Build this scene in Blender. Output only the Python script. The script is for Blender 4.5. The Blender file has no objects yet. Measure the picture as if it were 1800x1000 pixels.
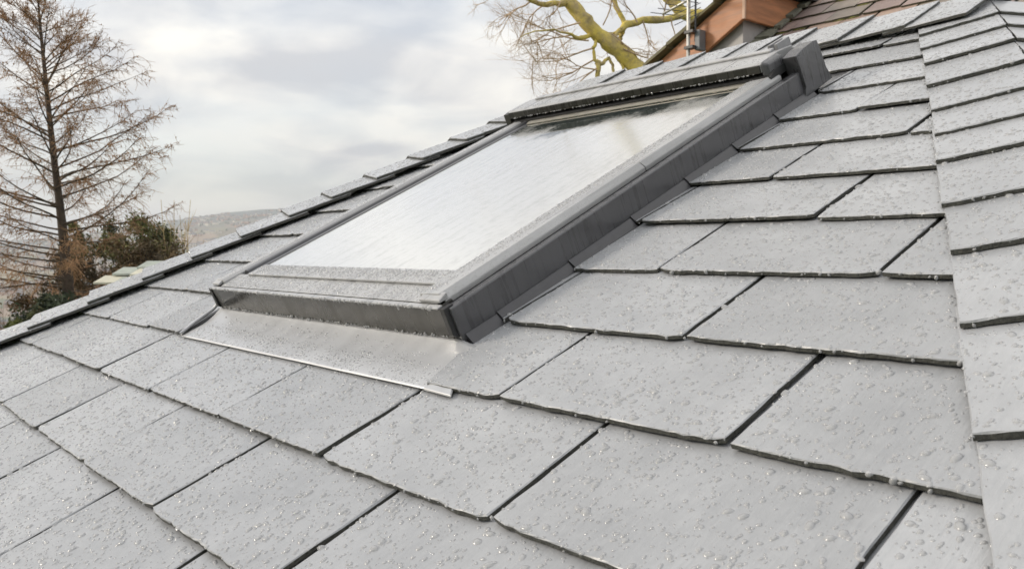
import bpy, math, random
import numpy as np
from mathutils import Vector, Matrix, noise

random.seed(7); rng = np.random.default_rng(7)
S = bpy.context.scene
COL = S.collection

# ------------------------------------------------------------------ camera
E_ = 0.157                       # metres per slate course (gauge)
TH = math.radians(25.885)        # roof pitch
Z0 = 5.0                         # height of the roof-plane origin above the garden
CT, ST = math.cos(TH), math.sin(TH)
F_PX, CX, CY = 1511.6, 900.0, 500.0
CAM = Vector((0.58826, -0.31392, 0.30051 + Z0))
RIGHT = Vector((0.64367, 0.76530, 0.0)); UP = Vector((-0.029888, 0.025138, 0.999237)); FWD = Vector((-0.764719, 0.643179, -0.039053))
cd = bpy.data.cameras.new('camera'); cam = bpy.data.objects.new('camera', cd); COL.objects.link(cam)
cam.matrix_world = Matrix(((RIGHT.x, UP.x, -FWD.x, CAM.x), (RIGHT.y, UP.y, -FWD.y, CAM.y), (RIGHT.z, UP.z, -FWD.z, CAM.z), (0, 0, 0, 1)))
cd.sensor_width = 36.0; cd.lens = F_PX / 1800 * 36; cd.clip_start = 0.02; cd.clip_end = 30000
cd.dof.use_dof = True; cd.dof.focus_distance = 1.15; cd.dof.aperture_fstop = 20
S.camera = cam

# ------------------------------------------------------------------ sky, sun, exposure
SUN_EL = math.radians(24)
tosun = (-RIGHT * 0.97 + Vector((FWD.x, FWD.y, 0)) * 0.05); tosun.z = 0; tosun.normalize()
SUN_AZ = math.atan2(tosun.x, tosun.y)
w = bpy.data.worlds.new('World'); S.world = w; w.use_nodes = True
nt = w.node_tree; nt.nodes.clear()
def N(t, kind, **kw):
    n = t.nodes.new(kind)
    for k, v in kw.items(): setattr(n, k, v)
    return n
out = N(nt, 'ShaderNodeOutputWorld'); bg = N(nt, 'ShaderNodeBackground')
sky = N(nt, 'ShaderNodeTexSky', sky_type='NISHITA'); sky.sun_disc = False
sky.sun_elevation = SUN_EL; sky.sun_rotation = SUN_AZ; sky.air_density = 1.0; sky.dust_density = 1.5
tc = N(nt, 'ShaderNodeTexCoord'); sep = N(nt, 'ShaderNodeSeparateXYZ')
nt.links.new(tc.outputs['Generated'], sep.inputs[0])
ab = N(nt, 'ShaderNodeMath', operation='ABSOLUTE'); nt.links.new(sep.outputs['Z'], ab.inputs[0])
ad = N(nt, 'ShaderNodeMath', operation='ADD'); ad.inputs[1].default_value = 0.22; nt.links.new(ab.outputs[0], ad.inputs[0])
dv = N(nt, 'ShaderNodeVectorMath', operation='DIVIDE'); cb = N(nt, 'ShaderNodeCombineXYZ')
for i in range(3): nt.links.new(ad.outputs[0], cb.inputs[i])
nt.links.new(tc.outputs['Generated'], dv.inputs[0]); nt.links.new(cb.outputs[0], dv.inputs[1])
n1 = N(nt, 'ShaderNodeTexNoise'); n1.inputs['Scale'].default_value = 2.3; n1.inputs['Detail'].default_value = 7; n1.inputs['Roughness'].default_value = 0.52; n1.inputs['Distortion'].default_value = 0.35
n2 = N(nt, 'ShaderNodeTexNoise'); n2.inputs['Scale'].default_value = 0.9; n2.inputs['Detail'].default_value = 4
mp = N(nt, 'ShaderNodeMapping'); mp.inputs['Location'].default_value = (3.1, 1.7, 0.4)
nt.links.new(dv.outputs[0], n1.inputs['Vector']); nt.links.new(dv.outputs[0], mp.inputs[0]); nt.links.new(mp.outputs[0], n2.inputs['Vector'])
cr = N(nt, 'ShaderNodeValToRGB')
cr.color_ramp.elements[0].position = 0.38; cr.color_ramp.elements[0].color = (0.56, 0.575, 0.61, 1)
cr.color_ramp.elements[1].position = 0.63; cr.color_ramp.elements[1].color = (0.99, 0.955, 0.885, 1)
e_ = cr.color_ramp.elements.new(0.5); e_.color = (0.765, 0.757, 0.745, 1)
nt.links.new(n1.outputs['Fac'], cr.inputs[0])
cv = N(nt, 'ShaderNodeMapRange'); cv.inputs['From Min'].default_value = 0.36; cv.inputs['From Max'].default_value = 0.56; cv.inputs['To Min'].default_value = 0.62; cv.inputs['To Max'].default_value = 1.0
nt.links.new(n2.outputs['Fac'], cv.inputs['Value'])
sk = N(nt, 'ShaderNodeVectorMath', operation='SCALE'); sk.inputs['Scale'].default_value = 1.0
nt.links.new(sky.outputs[0], sk.inputs[0])
cl = N(nt, 'ShaderNodeVectorMath', operation='SCALE'); cl.inputs['Scale'].default_value = 6.9
nt.links.new(cr.outputs[0], cl.inputs[0])
ov = N(nt, 'ShaderNodeMapRange'); ov.inputs['To Min'].default_value = 5.0; ov.inputs['To Max'].default_value = 5.0 * 2.2
nt.links.new(ab.outputs[0], ov.inputs['Value']); nt.links.new(ov.outputs[0], cl.inputs['Scale'])
mx = N(nt, 'ShaderNodeMix', data_type='RGBA')
nt.links.new(cv.outputs[0], mx.inputs['Factor']); nt.links.new(sk.outputs[0], mx.inputs['A']); nt.links.new(cl.outputs[0], mx.inputs['B'])
nt.links.new(mx.outputs['Result'], bg.inputs['Color']); bg.inputs['Strength'].default_value = 0.11
nt.links.new(bg.outputs[0], out.inputs[0])
sd = bpy.data.lights.new('sun', 'SUN'); sd.energy = 1.5; sd.angle = math.radians(12); sd.color = (1.0, 0.90, 0.76)
sun = bpy.data.objects.new('sun', sd); COL.objects.link(sun)
sun.rotation_euler = Vector((tosun.x * math.cos(SUN_EL), tosun.y * math.cos(SUN_EL), math.sin(SUN_EL))).to_track_quat('Z', 'Y').to_euler()
S.view_settings.view_transform = 'Standard'; S.view_settings.look = 'None'; S.view_settings.exposure = 0.82; S.view_settings.gamma = 1

# ------------------------------------------------------------------ helpers
def ray(px, py): return (RIGHT * ((px - CX) / F_PX) - UP * ((py - CY) / F_PX) + FWD)
def at(px, py, depth): return CAM + ray(px, py) * depth
def hit(px, py, p0, n):
    d = ray(px, py); return CAM + d * ((p0 - CAM).dot(n) / d.dot(n))
def P(u, v, wv=0.0): return Vector((u * E_, (v * CT - wv * ST) * E_, Z0 + (v * ST + wv * CT) * E_))
def L(u, v, wv=0.0): return (u * E_, v * E_, wv * E_)       # local to the roof frame
def prop(o, label=None, cat=None, group=None, kind=None):
    for k, v in (('label', label), ('category', cat), ('group', group), ('kind', kind)):
        if v: o[k] = v
    return o
def empty(name, loc=(0, 0, 0), rot=(0, 0, 0)):
    o = bpy.data.objects.new(name, None); o.location = loc; o.rotation_euler = rot; COL.objects.link(o); return o
class MB:
    def __init__(s): s.v = []; s.f = []; s.m = []
    def add(s, vs, fs, m=0):
        b = len(s.v); s.v += [tuple(x) for x in vs]
        for f in fs: s.f.append(tuple(b + i for i in f)); s.m.append(m)
    def box(s, lo, hi, m=0):
        x0, y0, z0 = lo; x1, y1, z1 = hi
        s.add([(x0, y0, z0), (x1, y0, z0), (x1, y1, z0), (x0, y1, z0), (x0, y0, z1), (x1, y0, z1), (x1, y1, z1), (x0, y1, z1)],
              [(0, 3, 2, 1), (4, 5, 6, 7), (0, 1, 5, 4), (1, 2, 6, 5), (2, 3, 7, 6), (3, 0, 4, 7)], m)
    def hexa(s, bot, top, m=0):
        n = len(bot)
        s.add(list(bot) + list(top), [tuple(range(n - 1, -1, -1)), tuple(range(n, 2 * n))] + [(i, (i + 1) % n, n + (i + 1) % n, n + i) for i in range(n)], m)
    def tube(s, pts, rad, n=5, m=0, cap=True):
        pts = [Vector(p) for p in pts]; b = len(s.v); up = Vector((0.13, 0.21, 0.97))
        for i, p in enumerate(pts):
            t = (pts[min(i + 1, len(pts) - 1)] - pts[max(i - 1, 0)])
            if t.length < 1e-9: t = Vector((0, 0, 1))
            t.normalize(); a = t.cross(up)
            if a.length < 0.05: a = t.cross(Vector((1, 0, 0)))
            a.normalize(); c = t.cross(a); r = rad[i] if hasattr(rad, '__len__') else rad
            for k in range(n):
                g = 2 * math.pi * k / n; s.v.append(tuple(p + a * (r * math.cos(g)) + c * (r * math.sin(g))))
        for i in range(len(pts) - 1):
            for k in range(n):
                q = (k + 1) % n; s.f.append((b + i * n + k, b + i * n + q, b + (i + 1) * n + q, b + (i + 1) * n + k)); s.m.append(m)
        if cap:
            s.f.append(tuple(b + k for k in range(n))); s.m.append(m)
            q = b + (len(pts) - 1) * n; s.f.append(tuple(q + k for k in range(n - 1, -1, -1))); s.m.append(m)
    def sweep(s, prof, a, b, m=0):
        """prof: list of (x, z) closed outline swept along y from a to b; prof may be a function of y"""
        pa = prof(a) if callable(prof) else [(x, a, z) for x, z in prof]; pb = prof(b) if callable(prof) else [(x, b, z) for x, z in prof]
        s.hexa(pa, pb, m)
    def build(s, name, mats, parent=None, smooth=False):
        me = bpy.data.meshes.new(name); me.from_pydata(s.v, [], s.f)
        mats = mats if isinstance(mats, (list, tuple)) else [mats]
        for q in mats: me.materials.append(q)
        if len(mats) > 1: me.polygons.foreach_set('material_index', s.m)
        if smooth: me.polygons.foreach_set('use_smooth', [True] * len(s.f))
        me.update(); o = bpy.data.objects.new(name, me); COL.objects.link(o); o.parent = parent
        return o
def fix_normals(o):
    import bmesh
    b = bmesh.new(); b.from_mesh(o.data); bmesh.ops.recalc_face_normals(b, faces=b.faces); b.to_mesh(o.data); b.free(); return o
def bevel(o, wdt, seg=2):
    m = o.modifiers.new('bevel', 'BEVEL'); m.width = wdt; m.segments = seg; m.limit_method = 'ANGLE'; m.angle_limit = math.radians(40); return o

# ------------------------------------------------------------------ frame of the roof (an Empty whose local axes are along the courses, up the slope, off the roof)
roof = empty('house_extension', (0, 0, Z0), (TH, 0, 0))
prop(roof, 'wet pale grey slate roof in the foreground with capped hips on both sides', 'roof', kind='thing')

# ------------------------------------------------------------------ materials
def mat(name): 
    m = bpy.data.materials.new(name); m.use_nodes = True; t = m.node_tree; b = t.nodes['Principled BSDF']; return m, t, b
def coords(t, obj=None, scale=(1, 1, 1)):
    c = N(t, 'ShaderNodeTexCoord'); m = N(t, 'ShaderNodeMapping'); m.inputs['Scale'].default_value = scale
    if obj: c.object = obj
    t.links.new(c.outputs['Object'], m.inputs[0]); return m.outputs[0]
def tnoise(t, vec, scale, detail=4, rough=0.5):
    n = N(t, 'ShaderNodeTexNoise'); n.inputs['Scale'].default_value = scale; n.inputs['Detail'].default_value = detail; n.inputs['Roughness'].default_value = rough
    if vec is not None: t.links.new(vec, n.inputs['Vector'])
    return n.outputs['Fac']
def mrange(t, v, a, b, c, d):
    n = N(t, 'ShaderNodeMapRange'); 
    for k, x in zip(('From Min', 'From Max', 'To Min', 'To Max'), (a, b, c, d)): n.inputs[k].default_value = x
    t.links.new(v, n.inputs['Value']); return n.outputs[0]
def ramp(t, v, stops):
    n = N(t, 'ShaderNodeValToRGB'); r = n.color_ramp
    while len(r.elements) < len(stops): r.elements.new(0.5)
    for el, (p, c) in zip(r.elements, stops): el.position = p; el.color = (*c, 1)
    t.links.new(v, n.inputs[0]); return n.outputs[0]
def math2(t, op, a, b):
    n = N(t, 'ShaderNodeMath', operation=op)
    for i, x in enumerate((a, b)):
        if isinstance(x, (int, float)): n.inputs[i].default_value = x
        else: t.links.new(x, n.inputs[i])
    return n.outputs[0]
def bumpn(t, h, strength, dist, prev=None):
    n = N(t, 'ShaderNodeBump'); n.inputs['Strength'].default_value = strength; n.inputs['Distance'].default_value = dist
    t.links.new(h, n.inputs['Height'])
    if prev is not None: t.links.new(prev, n.inputs['Normal'])
    return n.outputs[0]
def scale_col(t, col, f):
    n = N(t, 'ShaderNodeMix', data_type='RGBA', blend_type='MULTIPLY'); n.inputs['Factor'].default_value = 1
    t.links.new(col, n.inputs['A']); c = N(t, 'ShaderNodeCombineXYZ')
    for i in range(3): t.links.new(f, c.inputs[i])
    t.links.new(c.outputs[0], n.inputs['B']); return n.outputs['Result']
def drops_height(t, vec, scale, rad):
    v = N(t, 'ShaderNodeTexVoronoi'); v.inputs['Scale'].default_value = scale; t.links.new(vec, v.inputs['Vector'])
    return mrange(t, v.outputs['Distance'], 0.0, rad, 1.0, 0.0)

def slate_material(name, obj, c0, c1, rough=(0.32, 0.52), rnd=(0.87, 1.07), coat=0.5):
    m, t, b = mat(name); vec = coords(t, obj); st = coords(t, obj, (1, 0.13, 1))
    big = tnoise(t, vec, 9, 4); grain = tnoise(t, st, 260, 5, 0.62); blot = tnoise(t, vec, 55, 5, 0.6)
    mixf = math2(t, 'ADD', math2(t, 'MULTIPLY', big, 0.5), math2(t, 'MULTIPLY', math2(t, 'ADD', grain, blot), 0.25))
    col = ramp(t, mixf, [(0.36, c0), (0.64, c1)])
    oi = N(t, 'ShaderNodeObjectInfo'); col = scale_col(t, col, mrange(t, oi.outputs['Random'], 0, 1, *rnd))
    t.links.new(col, b.inputs['Base Color'])
    t.links.new(mrange(t, blot, 0.3, 0.7, *rough), b.inputs['Roughness'])
    b.inputs['Coat Weight'].default_value = coat; b.inputs['Coat Roughness'].default_value = 0.22; b.inputs['Coat IOR'].default_value = 1.33
    n = bumpn(t, grain, 0.7, 0.0014); n = bumpn(t, tnoise(t, vec, 24, 5, 0.6), 0.35, 0.004, n)
    n = bumpn(t, drops_height(t, vec, 620, 0.32), 0.35, 0.0006, n)
    t.links.new(n, b.inputs['Normal']); return m
def plain(name, col, rough=0.5, var=0.15, scale=12, obj=None, metal=0.0, stretch=(1, 1, 1), bump=0.0, bscale=80, coat=0.0):
    m, t, b = mat(name); vec = coords(t, obj, stretch); f = tnoise(t, vec, scale, 5, 0.6)
    col_ = ramp(t, f, [(0.3, tuple(c * (1 - var) for c in col)), (0.7, tuple(min(1, c * (1 + var)) for c in col))])
    t.links.new(col_, b.inputs['Base Color']); b.inputs['Metallic'].default_value = metal
    t.links.new(mrange(t, f, 0.3, 0.7, rough * 0.85, min(1, rough * 1.15)), b.inputs['Roughness']); b.inputs['Coat Weight'].default_value = coat
    if bump: t.links.new(bumpn(t, tnoise(t, vec, bscale, 4), bump, 0.004), b.inputs['Normal'])
    return m
M_slate = slate_material('slate_face', roof, (0.278, 0.286, 0.299), (0.374, 0.383, 0.397))
M_edge = plain('wet_slate_edge_shade', (0.055, 0.055, 0.047), 0.55, 0.4, 160, roof, bump=0.6, bscale=300)  # wet olive edges, with shade under and between slates painted into the colour
M_deck = plain('roof_deck_felt', (0.04, 0.04, 0.04), 0.9, 0.2)
M_wall = plain('render_wall', (0.45, 0.43, 0.40), 0.9, 0.1, bump=0.3)

def metal_sheet(name, col, rough, streak_axis, dropb=0.3, dscale=420, metal=0.0, dark=0.8, ss=34):
    m, t, b = mat(name); vec = coords(t, roof); sc = [1, 1, 1]; sc[streak_axis] = 0.06
    st = tnoise(t, coords(t, roof, tuple(sc)), ss, 3, 0.6); f = tnoise(t, vec, 14, 4)
    k = mrange(t, st, 0.36, 0.58, dark, 1.03); c = ramp(t, f, [(0.3, tuple(x * 0.92 for x in col)), (0.7, tuple(x * 1.06 for x in col))])
    t.links.new(scale_col(t, c, k), b.inputs['Base Color']); b.inputs['Metallic'].default_value = metal
    t.links.new(mrange(t, st, 0.4, 0.65, rough * (0.6 if dark < 0.95 else 0.92), rough * (1.2 if dark < 0.95 else 1.05)), b.inputs['Roughness'])
    n = bumpn(t, drops_height(t, vec, dscale, 0.34), dropb, 0.0008); n = bumpn(t, tnoise(t, vec, 900, 3), dropb * 0.6, 0.0006, n)
    t.links.new(n, b.inputs['Normal']); b.inputs['Coat Weight'].default_value = 0.25; b.inputs['Coat Roughness'].default_value = 0.2; return m
M_side = metal_sheet('coated_aluminium_upstand', (0.072, 0.072, 0.077), 0.40, 2, 0.04, 420, 0.0, 0.76, 75)
M_cover = metal_sheet('coated_aluminium_beaded', (0.36, 0.36, 0.363), 0.40, 1, 0.9, 330)
M_apron = metal_sheet('flashing_apron_metal', (0.47, 0.475, 0.485), 0.42, 1, 0.10, 300, 0.4, 0.99)
M_front = metal_sheet('front_profile_metal', (0.040, 0.039, 0.035), 0.32, 2, 0.03, 300, 0.2, 0.6)
M_soak = plain('dark_soaker_metal', (0.055, 0.055, 0.06), 0.45, 0.2, 40, roof)
_b = M_front.node_tree.nodes['Principled BSDF']; _b.inputs['Coat Weight'].default_value = 0.0; _b.inputs['Specular IOR Level'].default_value = 0.35
M_lead = plain('top_flashing_lead', (0.215, 0.215, 0.222), 0.45, 0.12, 30, roof, bump=0.25, bscale=90, coat=0.2)
M_black = plain('black_rubber_gasket', (0.018, 0.018, 0.019), 0.5, 0.2, 50)
M_gask = plain('grey_gasket', (0.05, 0.05, 0.054), 0.38, 0.2, 50, coat=0.3)
M_trim = plain('bronze_trim', (0.24, 0.225, 0.19), 0.35, 0.2, 50, metal=0.4)

def glass_material():
    m, t, b = mat('wet_roof_glass'); o = t.nodes['Material Output']; vec = coords(t, roof)
    sep = N(t, 'ShaderNodeSeparateXYZ'); t.links.new(vec, sep.inputs[0])
    st = tnoise(t, coords(t, roof, (1, 0.10, 1)), 75, 6, 0.72); mot = tnoise(t, vec, 70, 5, 0.7); big = tnoise(t, vec, 4.2, 3)
    # beads of rain whiten the pane; under the hood it stays dry and clear
    edge = math2(t, 'ADD', sep.outputs['Y'], math2(t, 'MULTIPLY', math2(t, 'SUBTRACT', mot, 0.5), 0.16))
    edge = math2(t, 'ADD', edge, math2(t, 'MULTIPLY', math2(t, 'SUBTRACT', big, 0.5), 0.55))
    wet = mrange(t, edge, 7.66 * E_, 7.98 * E_, 1.0, 0.0)
    wetf = math2(t, 'MULTIPLY', wet, mrange(t, math2(t, 'ADD', math2(t, 'MULTIPLY', st, 0.6), math2(t, 'MULTIPLY', mot, 0.4)), 0.32, 0.52, 0.70, 1.0))
    clear = b; clear.inputs['Base Color'].default_value = (0.035, 0.042, 0.040, 1); clear.inputs['Roughness'].default_value = 0.05; clear.inputs['IOR'].default_value = 1.6
    bead = N(t, 'ShaderNodeBsdfPrincipled'); bead.inputs['Base Color'].default_value = (0.52, 0.52, 0.50, 1); bead.inputs['IOR'].default_value = 1.7
    t.links.new(mrange(t, st, 0.3, 0.6, 0.26, 0.14), bead.inputs['Roughness']); bead.inputs['Coat Weight'].default_value = 1.0; bead.inputs['Coat Roughness'].default_value = 0.12; bead.inputs['Coat IOR'].default_value = 1.7
    n = bumpn(t, st, 0.10, 0.002); n = bumpn(t, drops_height(t, vec, 420, 0.36), 0.16, 0.0006, n); t.links.new(n, bead.inputs['Normal'])
    mx = N(t, 'ShaderNodeMixShader'); t.links.new(wetf, mx.inputs[0]); t.links.new(clear.outputs[0], mx.inputs[1]); t.links.new(bead.outputs[0], mx.inputs[2]); t.links.new(mx.outputs[0], o.inputs[0])
    return m
M_glass = glass_material()
def water_material():
    m, t, b = mat('rain_water'); o = t.nodes['Material Output']; t.nodes.remove(b)
    tr = N(t, 'ShaderNodeBsdfTransparent'); tr.inputs['Color'].default_value = (0.945, 0.945, 0.945, 1); gl = N(t, 'ShaderNodeBsdfGlossy'); gl.inputs['Roughness'].default_value = 0.08; gl.inputs['Color'].default_value = (1, 1, 1, 1)
    fr = N(t, 'ShaderNodeFresnel'); fr.inputs['IOR'].default_value = 1.45; mx = N(t, 'ShaderNodeMixShader'); ge = N(t, 'ShaderNodeNewGeometry'); t.links.new(math2(t, 'MULTIPLY', fr.outputs[0], math2(t, 'SUBTRACT', 1.0, math2(t, 'MULTIPLY', ge.outputs['Backfacing'], 0.72))), mx.inputs[0]); t.links.new(tr.outputs[0], mx.inputs[1]); t.links.new(gl.outputs[0], mx.inputs[2])
    bd = N(t, 'ShaderNodeBsdfPrincipled'); bd.inputs['Base Color'].default_value = (0.48, 0.483, 0.49, 1); bd.inputs['Roughness'].default_value = 0.16; bd.inputs['IOR'].default_value = 1.33
    m2 = N(t, 'ShaderNodeMixShader'); m2.inputs[0].default_value = 0.52; t.links.new(mx.outputs[0], m2.inputs[1]); t.links.new(bd.outputs[0], m2.inputs[2]); t.links.new(m2.outputs[0], o.inputs[0]); return m
M_water = water_material()

# ------------------------------------------------------------------ ground and far valley
def height(x, y):
    dx, dy = x - CAM.x, y - CAM.y; r = math.hypot(dx, dy)
    a = math.degrees(math.atan2(dx * RIGHT.x + dy * RIGHT.y, dx * FWD.x + dy * FWD.y))   # bearing from the view axis, right positive
    left = 1 / (1 + math.exp((a - 12) / 9)) if a > -120 else 1.0                     # the valley opens to the left of the view; uphill to the right
    def sm(p, q, z): z = min(1, max(0, (z - p) / (q - p))); return z * z * (3 - 2 * z)
    down = -2.0 * sm(8, 40, r) - 9 * sm(30, 120, r) - 105 * sm(90, 1300, r)
    up = (55 + 200 * sm(-33, -14, a) + 25 * noise.noise(Vector((dx / 1400, dy / 1400, 2.0)))) * sm(1500, 5200, r)
    far = down + up + 100 * sm(1300, 4300, r)
    hill = 6 * sm(20, 90, r) + 60 * sm(60, 900, r) + 120 * sm(900, 5000, r)
    return left * far + (1 - left) * hill + (noise.noise(Vector((x / 60, y / 60, 0))) * min(1.2, r / 60) if r > 12 else 0)
def ground():
    g = MB(); rings = [0.0] + [4 * 1.125 ** i for i in range(64)]; rings = [r for r in rings if r < 6400] + [6400]; na = 180
    for r in rings[1:]:
        for k in range(na):
            q = 2 * math.pi * k / na; x, y = CAM.x + r * math.cos(q), CAM.y + r * math.sin(q); g.v.append((x, y, height(x, y)))
    g.v.append((CAM.x, CAM.y, 0)); c = len(g.v) - 1
    for k in range(na): g.f.append((c, k, (k + 1) % na)); g.m.append(0)
    for i in range(len(rings) - 2):
        for k in range(na): g.f.append((i * na + k, (i + 1) * na + k, (i + 1) * na + (k + 1) % na, i * na + (k + 1) % na)); g.m.append(0)
    m, t, b = mat('grass_and_fields'); vec = coords(t)
    v = N(t, 'ShaderNodeTexVoronoi'); v.inputs['Scale'].default_value = 0.006; t.links.new(vec, v.inputs['Vector'])
    hs = N(t, 'ShaderNodeSeparateColor'); t.links.new(v.outputs['Color'], hs.inputs[0])
    fields = ramp(t, hs.outputs[0], [(0.1, (0.09, 0.11, 0.05)), (0.45, (0.20, 0.18, 0.09)), (0.7, (0.26, 0.18, 0.12)), (0.95, (0.11, 0.10, 0.06))])
    lawn = ramp(t, tnoise(t, vec, 3, 6, 0.7), [(0.3, (0.03, 0.06, 0.015)), (0.7, (0.09, 0.13, 0.035))])
    mixn = N(t, 'ShaderNodeMix', data_type='RGBA'); ge = N(t, 'ShaderNodeVectorMath', operation='LENGTH'); t.links.new(vec, ge.inputs[0])
    t.links.new(mrange(t, ge.outputs['Value'], 60, 200, 0, 1), mixn.inputs['Factor']); t.links.new(lawn, mixn.inputs['A']); t.links.new(fields, mixn.inputs['B'])
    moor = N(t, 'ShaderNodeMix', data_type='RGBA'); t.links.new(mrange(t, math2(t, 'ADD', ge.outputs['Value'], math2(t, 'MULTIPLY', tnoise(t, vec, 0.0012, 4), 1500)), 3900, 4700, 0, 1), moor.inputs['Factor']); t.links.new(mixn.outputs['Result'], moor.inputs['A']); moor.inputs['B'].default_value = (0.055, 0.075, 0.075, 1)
    t.links.new(moor.outputs['Result'], b.inputs['Base Color']); b.inputs['Roughness'].default_value = 0.95
    return prop(g.build('ground', m, None, True), kind='structure')
ground()

# ------------------------------------------------------------------ slates of the extension roof
T = 0.037                        # slate thickness in courses
WID = 1.93
def hipR(v): return 4.254 - 0.45 * v          # ridge of the right hip
def hipL(v): return -13.72 + 0.35 * v         # ridge of the left hip
def clip(poly, a, b, c):                      # keep a*u+b*v <= c
    o = []
    for i, p in enumerate(poly):
        q = poly[(i + 1) % len(poly)]; dp, dq = a * p[0] + b * p[1] - c, a * q[0] + b * q[1] - c
        if dp <= 0: o.append(p)
        if dp * dq < 0: s = dp / (dp - dq); o.append((p[0] + s * (q[0] - p[0]), p[1] + s * (q[1] - p[1])))
    return o
def rough_rect(ua, ub, va, vb, nu=30, nv=12, amp=0.017, ampu=0.013, rc=0.03):
    ph = random.random() * 100; pts = []
    def nz(x, s): return noise.noise(Vector((x * 9, ph, s))) * 0.7 + noise.noise(Vector((x * 26, ph, s + 3))) * 0.4 + random.uniform(-0.18, 0.18)
    cl, crr = random.uniform(0.2, 1) * rc, random.uniform(0.2, 1) * rc
    for i in range(nu + 1):
        f = i / nu; u = ua + (ub - ua) * f; edge = (cl * max(0, 1 - f * nu / 1.5) + crr * max(0, 1 - (1 - f) * nu / 1.5))
        pts.append((u, va + nz(u, 0) * amp + edge * 1.4))
    for i in range(1, nv): f = i / nv; pts.append((ub + nz(f * 2, 5) * ampu, va + (vb - va) * f))
    pts += [(ub, vb), (ua, vb)]
    for i in range(nv - 1, 0, -1): f = i / nv; pts.append((ua + nz(f * 2, 9) * ampu, va + (vb - va) * f))
    return pts
def slate_mesh(poly, wfun, t, to3):
    """solid slate: chamfered top face, rough edge"""
    n = len(poly); cu = sum(p[0] for p in poly) / n; cvv = sum(p[1] for p in poly) / n; b = MB()
    top = []; rim = []; bot = []
    for (u, v) in poly:
        d = math.hypot(cu - u, cvv - v) or 1; k = random.uniform(0.004, 0.013) / d
        top.append(to3(u + (cu - u) * k, v + (cvv - v) * k, wfun(u, v))); rim.append(to3(u, v, wfun(u, v) - random.uniform(0.08, 0.3) * t)); bot.append(to3(u, v, wfun(u, v) - 0.95 * t))
    b.v = top + rim + bot; b.f = [tuple(range(n)), tuple(range(3 * n - 1, 2 * n - 1, -1))]; b.m = [0, 1]
    for i in range(n):
        j = (i + 1) % n; b.f += [(n + i, n + j, j, i), (2 * n + i, 2 * n + j, n + j, n + i)]; b.m += [0, 1]
    return b
DROPS = []          # (frame: origin point function, radius, ...) gathered here, built at the end
def add_drops(poly, wfun, to3, nrm, vmax=None, dens=560, rmin=0.0010, rmed=0.00126, rmax=0.0047, sig=0.56):
    us = [p[0] for p in poly]; vs = [p[1] for p in poly]; lo, hi = min(vs), min(max(vs), vmax if vmax is not None else 1e9)
    area = (max(us) - min(us)) * (hi - lo); cnt = int(area * dens)
    for _ in range(cnt):
        u, v = random.uniform(min(us), max(us)), random.uniform(lo, hi)
        if not inside(poly, u, v): continue
        r = min(rmax, max(rmin * 0.7, rmed * math.exp(random.gauss(0, sig))))
        DROPS.append((to3(u, v, wfun(u, v)), r, nrm))
def inside(poly, x, y):
    c = False; j = len(poly) - 1
    for i in range(len(poly)):
        xi, yi = poly[i]; xj, yj = poly[j]
        if (yi > y) != (yj > y) and x < (xj - xi) * (y - yi) / (yj - yi) + xi: c = not c
        j = i
    return c
SK = (-7.34, -1.99, 2.58, 9.35)              # the roof window's opening: left, right, bottom, top
def shear(v): return -0.042 * (v - 2.58)
Wn = Vector((0, 0, 1))
HANG = []                                    # drops hanging from the slates' lower edges
for k in range(-2, 12):
    base = (0.125 if k % 2 else -0.84) - 0.045 * k
    n0 = int((hipL(k) - base) / WID) - 1
    for n in range(n0, n0 + 14):
        ua, ub = base + n * WID, base + (n + 1) * WID
        if ua > hipR(k) - 0.35 or ub < hipL(k) + 0.2: continue
        g = 0.022; jit = random.uniform(-0.008, 0.008)
        lift = random.uniform(0.002, 0.030); kk = k + random.uniform(-0.012, 0.012); skew = random.uniform(-0.010, 0.010)
        if k == 11: vb = 12.35
        else: vb = k + 2.3
        poly = rough_rect(ua + g + jit, ub - g + jit, kk, vb)
        um = (ua + ub) / 2; poly = [(u, v + skew * (u - um)) for u, v in poly]
        poly = clip(poly, 1, 0.45, 4.254 - 0.42); poly = clip(poly, -1, 0.35, 13.72 - 0.40)
        pieces = [poly]
        if k >= 1 and vb > 2.6:                       # cut round the roof window
            if k == 1: pieces = [clip(poly, 0, 1, 2.95)] if (ub > SK[0] and ua < SK[1]) else [poly]
            elif k == 2: pieces = [clip(poly, 1, 0, -7.42), clip(poly, -1, -0.333, 1.133)]
            elif k <= 8: sh = shear(k + .5); pieces = [clip(poly, 1, 0.042, -7.44 + 0.042 * 2.58), clip(poly, -1, -0.042, 1.955 - 0.042 * 2.58)]
            elif k == 9: pieces = [clip(poly, 1, 0.042, -7.44 + 0.042 * 2.58), clip(poly, -1, -0.042, 1.955 - 0.042 * 2.58)]
        for q in pieces:
            if len(q) < 4: continue
            if max(p[0] for p in q) - min(p[0] for p in q) < 0.08: continue
            wf = lambda u, v, k=kk, lift=lift: -T * (v - k) + lift * (1 - (v - k))
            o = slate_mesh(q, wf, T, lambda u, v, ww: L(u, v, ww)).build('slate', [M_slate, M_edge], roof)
            vis = [p for p in q]
            add_drops(vis, wf, lambda u, v, ww: Vector(L(u, v, ww)), Wn, vmax=k + 0.99)
            for p in q:
                if p[1] < kk + 0.05 and random.random() < 0.30: HANG.append(Vector(L(p[0] + random.uniform(-.03, .03), p[1] - 0.004, wf(p[0], p[1]) - T * random.uniform(0.1, 0.8))))

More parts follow.
